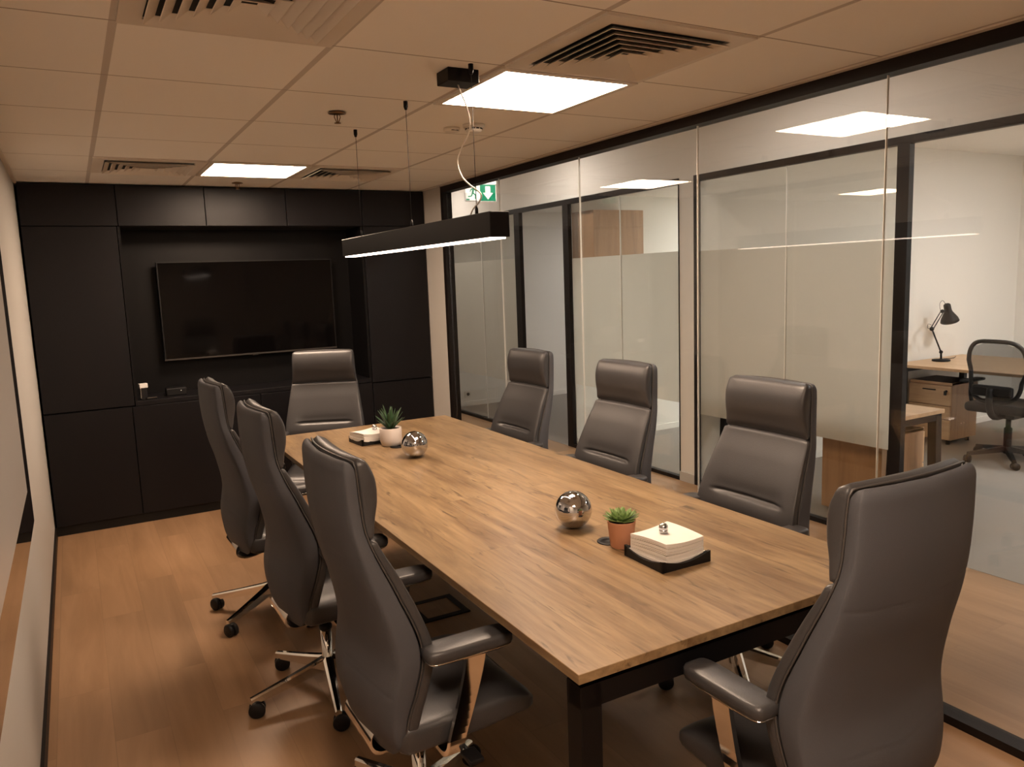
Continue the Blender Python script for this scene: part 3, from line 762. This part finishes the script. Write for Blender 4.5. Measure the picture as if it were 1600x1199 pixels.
def make_chair():
    t = thing('executive_chair', 'x', 'chair')
    # rear shell
    def rm(y, z):
        s1 = .935 + .02*(y/.22)**2; s2 = .605 - .03*(y/.22)**2
        return .0015*(math.exp(-((z-s1)/.0035)**2) + math.exp(-((z-s2)/.0035)**2)) - .012*math.cos(min(1, abs(y)/.25)*PI/2)*math.exp(-((z-.52)/.12)**2)
    MB().loft(body(.385, 1.213, T_seam, T_rear, e=.20, round_=.030, step=.0042, flat=1, rearmod=rm)).build('back_shell', MT['fabric'], t)
    # padded front: lumbar tuck and stitched sides
    def fm(y, z):
        tuck = (-.016*math.exp(-((z-.748)/.007)**2) - .007*math.exp(-((z-.765)/.028)**2))/(1+math.exp((abs(y)-.165)/.007))
        puff = .013*math.cos(min(1, abs(y)/.24)*PI/2)
        side = -.004*math.exp(-((abs(y)-.195)/.006)**2)
        lower = .006*math.exp(-((z-.70)/.03)**2)*math.cos(min(1, abs(y)/.22)*PI/2)
        return tuck + puff + lower
    MB().loft(body(.430, 1.002, T_front, T_seam, e=.30, round_=.010, step=.005, frontmod=fm, flat=-1)).build('backrest', MT['leather'], t)
    def fh(y, z): return .013*math.cos(min(1, abs(y)/.25)*PI/2) - .012*math.exp(-((z-.999)/.020)**2)
    MB().loft(body(.999, 1.217, T_front, T_seam, e=.30, round_=.016, frontmod=fh, push=.003, flat=-1)).build('headrest', MT['leather'], t)
    # piping around the shell edge
    pts = []
    zs = [.43+.765*i/40 for i in range(41)]
    for z in zs: pts.append(back_pt(interp(T_w, z)*1.0-.0015, interp(T_seam, z)-.0005, z))
    top_ = [back_pt(interp(T_w, 1.205)*math.cos(a)*.98, interp(T_seam, 1.21)-.002, 1.205+.010*math.sin(a)**.5 if math.sin(a) > 0 else 1.205) for a in [PI*k/20 for k in range(1, 20)]]
    pts += top_
    for z in reversed(zs): pts.append(back_pt(-(interp(T_w, z)-.0015), interp(T_seam, z)-.0005, z))
    MB().tube(pts, .0027, 6).build('piping', MT['pipe'], t)
    # seat
    rings = []; N = 26; nn = 40
    for i in range(N+1):
        u = i/N; f = -.150 + .445*u
        d = min(u, 1-u)/.10; k = 1 if d >= 1 else math.sqrt(max(0, 1-(1-d)**2)); k = max(k, .05)
        hw = .245*(1-.04*u)*(1-.16*(1-k))
        zt_ = .478 - .030*max(0, (u-.72)/.28)**2 + .012*max(0, (.15-u)/.15); zb = .385 + .018*max(0, (u-.6)/.4)
        zc = zb+(zt_-zb)*.45
        ring = []
        for j in range(nn):
            a = 2*PI*j/nn; ca, sa = math.cos(a), math.sin(a)
            y = hw*math.copysign(abs(ca)**.22, ca); hz = (zt_-zc) if sa > 0 else (zc-zb)
            z = zc + hz*k*math.copysign(abs(sa)**.42, sa)
            if sa > 0: z -= .010*math.cos(min(1, abs(y)/.17)*PI/2)*sa
            ring.append((f, y, z))
        rings.append(ring)
    MB().loft(rings).build('seat', MT['leather'], t)
    # mechanism and lever
    m = MB(); m.box((-.11, -.10, .345), (.10, .10, .392), .012)
    m.build('mechanism', MT['plastic'], t)
    m = MB(); m.tube([(.02, -.10, .365), (.05, -.20, .36), (.055, -.245, .355)], .006, 8)
    m.box((.03, -.305, .348), (.075, -.240, .362), .004)
    m.build('lever', MT['plastic'], t)
    # arms: J shaped chrome post with a padded top
    for s in (-1, 1):
        m = MB(); rr = []
        path = [(.0, .105, .372), (.0, .19, .366), (.0, .245, .372), (.004, .268, .392), (.012, .278, .44), (.038, .280, .52), (.064, .276, .60), (.080, .272, .662)]
        path = smooth_path(path, 4)
        for i, p in enumerate(path):
            tg = (path[min(i+1, len(path)-1)] - path[max(i-1, 0)]).normalized()
            n = Vector((0, -tg.z, tg.y)); hwid = .017 + .011*min(1, i/len(path)*1.2); th = .007
            q = [p+Vector((hwid, 0, 0))+n*th, p+Vector((hwid, 0, 0))-n*th, p-Vector((hwid, 0, 0))-n*th, p-Vector((hwid, 0, 0))+n*th]
            rr.append([(v.x, s*v.y, v.z) for v in q])
        m.loft(rr, True, False)
        ap = m.build('arm_post', MT['chrome'], t)
        def padring(zz, inset):
            out = []
            for j in range(36):
                a = 2*PI*j/36; ca, sa = math.cos(a), math.sin(a)
                out.append((.053 + (.128-inset)*math.copysign(abs(ca)**.30, ca), s*.272 + (.043-inset)*math.copysign(abs(sa)**.42, sa), zz))
            return out
        MB().loft([padring(.668, .008), padring(.670, .003), padring(.676, .0), padring(.692, .0), padring(.6985, .003), padring(.702, .010)]).build('armrest', MT['leather'], t)
        MB().loft([padring(.661, .008), padring(.668, .003), padring(.6685, .003)]).build('arm_plate', MT['chrome'], t)
    m = MB(); rr = []
    for p in smooth_path([(-.150, 0, .44), (-.180, 0, .405), (-.182, 0, .370), (-.150, 0, .345), (-.09, 0, .338), (-.03, 0, .345)], 5):
        wd = .115 - .05*max(0, (p.x+.17)/.14)
        rr.append([(p.x, -wd, p.z-.004), (p.x, wd, p.z-.004), (p.x+.006, wd, p.z+.004), (p.x+.006, -wd, p.z+.004)])
    m.loft(rr, True, False); m.build('back_carrier', MT['chrome'], t)
    # column
    MB().lathe([(.001, .27), (.012, .27), (.012, .36), (.001, .36)], 20).build('gas_lift', MT['steel'], t)
    MB().lathe([(.001, .264), (.024, .264), (.0265, .270), (.0265, .280), (.022, .285), (.001, .285)], 24).build('collar', MT['plastic'], t)
    MB().lathe([(.001, .062), (.020, .062), (.0215, .068), (.0215, .264), (.001, .264)], 28).build('column', MT['chrome'], t)
    # star base, five legs each with a caster
    for k in range(5):
        R = Matrix.Rotation(2*PI*k/5, 4, 'Z')
        m = MB(); rr = []
        for i in range(9):
            u = i/8; r = .02+.305*u; wd = .021-.009*u; zt_ = .150-.062*u**.9-.006*u; hb = .050-.022*u
            q = [(r, -wd, zt_-hb), (r, wd, zt_-hb), (r, wd, zt_-.006), (r, wd*.5, zt_), (r, -wd*.5, zt_), (r, -wd, zt_-.006)]
            rr.append([R @ Vector(v) for v in q])
        m.loft(rr, True, False)
        lg = m.build('leg', MT['chrome'], t)
        m = MB()
        ang = math.radians(-30-72*k-30+(k*37 % 21)-10)
        Rc = R @ Matrix.Translation((.312, 0, 0)) @ Matrix.Rotation(ang, 4, 'Z')
        m.lathe([(.001, .055), (.008, .055), (.008, .075), (.001, .075)], 10, mat=Rc)
        for sy in (-1, 1):
            W = Rc @ Matrix.Translation((.010, sy*.013, .0315)) @ Matrix.Rotation(PI/2, 4, 'X')
            m.lathe([(.001, -.0095), (.026, -.0105), (.0315, -.006), (.0315, .006), (.026, .0105), (.001, .0105)], 24, mat=W)
        m.box((-.012, -.005, .022), (.022, .005, .060), .003, mat=Rc)
        m.build('caster', MT['plastic'], lg)
    return t

proto = make_chair()
PRx, PRy = 0, 0
# x, y, body heading, base heading (degrees), label
chairs = [
    (.612, .235, 0, 36, 'grey high-back chair nearest the camera on the left side of the table'),
    (.600, 1.175, 1, 44, 'grey high-back chair in the middle of the left row'),
    (.585, 2.115, 2, 1, 'grey high-back chair on the left row farthest from the camera, by the media wall'),
    (1.19, 3.14, -114, 10, 'grey high-back chair at the far end of the table before the television'),
    (2.045, .345, 180, 20, 'grey high-back chair on the glass side nearest the camera, facing the near steel ball'),
    (2.045, 1.275, 181, 50, 'grey high-back chair in the middle of the row along the glass'),
    (2.045, 2.215, 182, 30, 'grey high-back chair along the glass, farthest from the camera'),
    (1.355, -.636, 90, 15, 'grey high-back chair at the near end of the table, its back to the camera'),
]
def place_chair(root, x, y, hd, bh, label):
    root.location = (x, y, 0); root.rotation_euler = (0, 0, math.radians(hd))
    root['label'] = label; root['group'] = 'executive chairs around the conference table'
    for ch in root.children:
        if ch.name.split('.')[0] == 'leg': ch.rotation_euler = (0, 0, math.radians(bh-hd))
copies = [copy_tree(proto) for _ in chairs[1:]]
for root, c_ in zip([proto]+copies, chairs): place_chair(root, *c_)

# ================================================================== OFFICE BEYOND THE CORRIDOR
dk = thing('office_desk', 'light wood office desk carrying the black desk lamp', 'desk', (6.90, 1.80, 0))
MB().box((-.55, -.80, .715), (.55, .80, .74), .001, seg=1).build('desktop', MT['desk_wood'], dk)
m = MB(); m.box((-.45, -.76, .665), (.45, -.72, .715)); m.box((-.45, .72, .665), (.45, .76, .715)); m.box((-.02, -.72, .665), (.02, .72, .715))
m.build('frame', MT['black_metal'], dk)
for sx in (-1, 1):
    for sy in (-1, 1): MB().box((sx*.47-.025, sy*.74-.025, 0), (sx*.47+.025, sy*.74+.025, .715)).build('leg', MT['black_metal'], dk)

def pedestal(label, loc, rz, w_, d_, h_, face='desk_wood'):
    t = thing('drawer_pedestal', label, 'drawer unit', loc, rz)
    MB().box((0, -w_/2, .05), (d_, w_/2, h_), .001, seg=1).build('body', MT['panel_wood'], t)
    MB().box((-.004, -w_/2, h_-.02), (d_, w_/2, h_)).build('top', MT[face], t)
    hs = [(.055, .235), (.243, .36), (.368, h_-.03)]
    for i, (a, b) in enumerate(hs):
        dr = MB().box((-.018, -w_/2+.003, a), (0, w_/2-.003, b), .001, seg=1).build('drawer', MT[face], t)
        MB().box((-.032, -.06, b-.045), (-.018, .06, b-.037), .001, seg=1).build('handle', MT['black_metal'], dr)
    MB().lathe([(.001, 0), (.010, 0), (.010, .014), (.001, .014)], 14, mat=Matrix.Translation((-.032, -w_/2+.04, h_-.075)) @ Matrix.Rotation(PI/2, 4, 'Y')).box((-.045, -w_/2+.028, h_-.110), (-.038, -w_/2+.050, h_-.072)).build('lock', MT['black_metal'], t)
    m = MB()
    for sx in (.05, d_-.05):
        for sy in (-w_/2+.05, w_/2-.05): m.lathe([(.001, 0), (.018, 0), (.018, .05), (.001, .05)], 12, (sx, sy, 0))
    m.build('feet', MT['plastic'], t)
    return t
pedestal('wooden three drawer pedestal under the lamp desk, keys in its lock', (6.60, 2.385, 0), 0, .40, .40, .575)
pedestal('wooden drawer pedestal under the near desk behind the frosted glass', (4.54, 1.36, 0), PI, .44, .42, .60)

nd = thing('office_desk', 'wooden desk end with slanted black legs just behind the frosted office window', 'desk', (4.36, 1.74, 0))
MB().box((-.30, -.74, .715), (.17, .74, .74), .001, seg=1).build('desktop', MT['desk_wood'], nd)
MB().box((-.23, -.66, .675), (.10, .66, .713)).build('frame', MT['black_metal'], nd)
for sy in (-1, 1):
    for sx, xb in ((-.26, -.29), (.13, .16)):
        m = MB(); q = .028
        m.loft([[(xb-q, sy*.70-q, 0), (xb+q, sy*.70-q, 0), (xb+q, sy*.70+q, 0), (xb-q, sy*.70+q, 0)],
                [(sx-q, sy*.70-q, .715), (sx+q, sy*.70-q, .715), (sx+q, sy*.70+q, .715), (sx-q, sy*.70+q, .715)]], True, False)
        m.build('leg', MT['black_metal'], nd)
    MB().box((-.26, sy*.70-.027, .67), (.13, sy*.70+.027, .714)).build('leg_bridge', MT['black_metal'], nd)

dl = thing('desk_lamp', 'black articulated desk lamp on the office desk', 'desk lamp', (6.80, 2.42, .74))
MB().lathe([(.001, 0), (.075, 0), (.078, .004), (.076, .016), (.030, .022), (.001, .022)], 30).build('base', MT['plastic'], dl)
m = MB(); m.tube([(0, 0, .02), (-.005, 0, .085)], .009, 10); m.sphere((-.005, 0, .085), .017, 14, 8)
for o_ in (-.009, .009): m.tube([(-.010+o_, o_, .09), (-.16+o_, o_, .31)], .0045, 8)
m.sphere((-.16, 0, .31), .020, 14, 8)
m.build('lower_arm', MT['plastic'], dl)
m = MB()
for o_ in (-.009, .009): m.tube([(-.16, o_, .31+o_), (-.01, o_, .462+o_)], .0045, 8)
m.sphere((-.01, 0, .462), .018, 14, 8); m.tube([(-.01, 0, .462), (.065, 0, .468)], .006, 8)
m.tube(smooth_path([(-.16, .012, .315), (-.205, .012, .32), (-.20, .012, .355), (-.15, .012, .345)], 4), .002, 6)
m.tube(smooth_path([(-.02, .012, .47), (-.035, .012, .53), (.01, .012, .56), (.06, .012, .52)], 4), .002, 6)
m.build('upper_arm', MT['plastic'], dl)
m = MB(); T_ = Matrix.Translation((.075, 0, .47)) @ Matrix.Rotation(math.radians(-20), 4, 'Y')
m.lathe([(.001, .062), (.022, .060), (.030, .05), (.032, .0), (.036, -.02), (.072, -.085), (.080, -.115), (.077, -.115), (.068, -.085), (.032, -.02), (.001, -.005)], 30, mat=T_)
m.build('lamp_shade', MT['plastic'], dl)
o = MB().tube(smooth_path([(6.87, 2.45, .745), (6.95, 2.50, .744), (7.05, 2.46, .744), (7.20, 2.52, .744)], 5), .003, 6).build('lamp_cable', MT['plastic'])
o.parent = dl; o.location = (-6.80, -2.42, -.74); o.name = 'power_cable'

# task chair with a net back
tc_ = thing('task_chair', 'black office swivel chair with see-through mesh back at the lamp desk', 'chair', (6.42, 1.60, 0))
fr_ = []
for k in range(41):
    a = 2*PI*k/40; ca, sa = math.cos(a), math.sin(a)
    y = .225*math.copysign(abs(ca)**.55, ca)*(1 if sa > 0 else .88); z = .77 + .245*math.copysign(abs(sa)**.6, sa)
    fr_.append((-.25-.05*(z-.5)+.05*(y/.22)**2, y, z))
MB().tube(fr_, .017, 10).build('back_frame', MT['plastic'], tc_)
m = MB(); rr = []
for i in range(13):
    v = -1+2*i/12; z = .77+.235*v; hw = .21*(1-abs(v)**4.5)**.3 if abs(v) < 1 else .06
    rr.append([(-.25-.05*(z-.5)+.05*(hw*u/.22)**2, hw*u, z) for u in [-1+2*j/12 for j in range(13)]])
m.loft(rr, False, True, closed=False); m.loft([[(p[0]+.003, p[1], p[2]) for p in r] for r in rr], False, True, closed=False)
m.build('mesh_back', MT['net'], tc_)
MB().box((-.29, -.16, .57), (-.24, .16, .66), .02).build('lumbar_pad', MT['plastic'], tc_)
m = MB(); m.tube(smooth_path([(-.02, 0, .40), (-.22, 0, .40), (-.30, 0, .50), (-.29, 0, .64)], 4), .025, 10); m.build('back_bracket', MT['plastic'], tc_)
MB().box((-.23, -.25, .42), (.25, .25, .50), .035, seg=4).build('seat', MT['plastic'], tc_)
for s in (-1, 1):
    MB().tube(smooth_path([(.0, s*.18, .41), (.0, s*.28, .42), (-.03, s*.30, .52), (-.05, s*.29, .645)], 4), .016, 8).build('arm_post', MT['plastic'], tc_)
    MB().box((-.16, s*.29-.04, .645), (.10, s*.29+.04, .67), .012, seg=3).build('armrest', MT['plastic'], tc_)
m = MB(); m.lathe([(.001, .07), (.03, .07), (.03, .28), (.02, .29), (.02, .38), (.001, .38)], 20); m.box((-.10, -.09, .37), (.12, .09, .42), .01); m.build('column', MT['plastic'], tc_)
for k in range(5):
    R = Matrix.Rotation(2*PI*k/5 + math.radians(145), 4, 'Z'); m = MB(); rr = []
    for i in range(5):
        u = i/4; r = .02+.29*u; wd = .024-.008*u; zt_ = .13-.045*u; hb = .045-.02*u
        rr.append([R @ Vector(v) for v in ((r, -wd, zt_-hb), (r, wd, zt_-hb), (r, wd*.7, zt_), (r, -wd*.7, zt_))])
    m.loft(rr, True, False); lg = m.build('leg', MT['plastic'], tc_)
    m = MB(); Rc = R @ Matrix.Translation((.305, 0, 0)) @ Matrix.Rotation(.8+k, 4, 'Z')
    for sy in (-1, 1): m.lathe([(.001, -.009), (.030, -.009), (.030, .009), (.001, .009)], 18, mat=Rc @ Matrix.Translation((.01, sy*.014, .031)) @ Matrix.Rotation(PI/2, 4, 'X'))
    m.box((-.012, -.006, .03), (.018, .006, .07), mat=Rc)
    m.build('caster', MT['plastic'], lg)

# wall cupboard in the middle room, socket in the far room
wc = thing('wall_cupboard', 'orange-brown wooden wall cupboard in the middle room above the frosted film', 'cupboard', (4.34, 4.40, 1.74))
MB().box((-.29, -.33, 0), (.29, 0, .50), .001, seg=1).build('body', MT['panel_wood'], wc)
for a, b in ((-.29, -.0008), (.0008, .29)): MB().box((a, -.35, 0), (b, -.33, .50), .001, seg=1).build('door', MT['panel_wood'], wc)
so = thing('wall_socket', 'small white wall socket low on the far room wall', 'socket', (4.232, 7.19, .157))
MB().box((-.042, -.010, -.042), (.042, 0, .042), .003).build('plate', MT['white_plastic'], so)
MB().lathe([(.001, 0), (.021, 0), (.021, .004), (.001, .004)], 20, mat=Matrix.Translation((0, -.010, 0)) @ Matrix.Rotation(PI/2, 4, 'X')).build('outlet', MT['gap'], so)
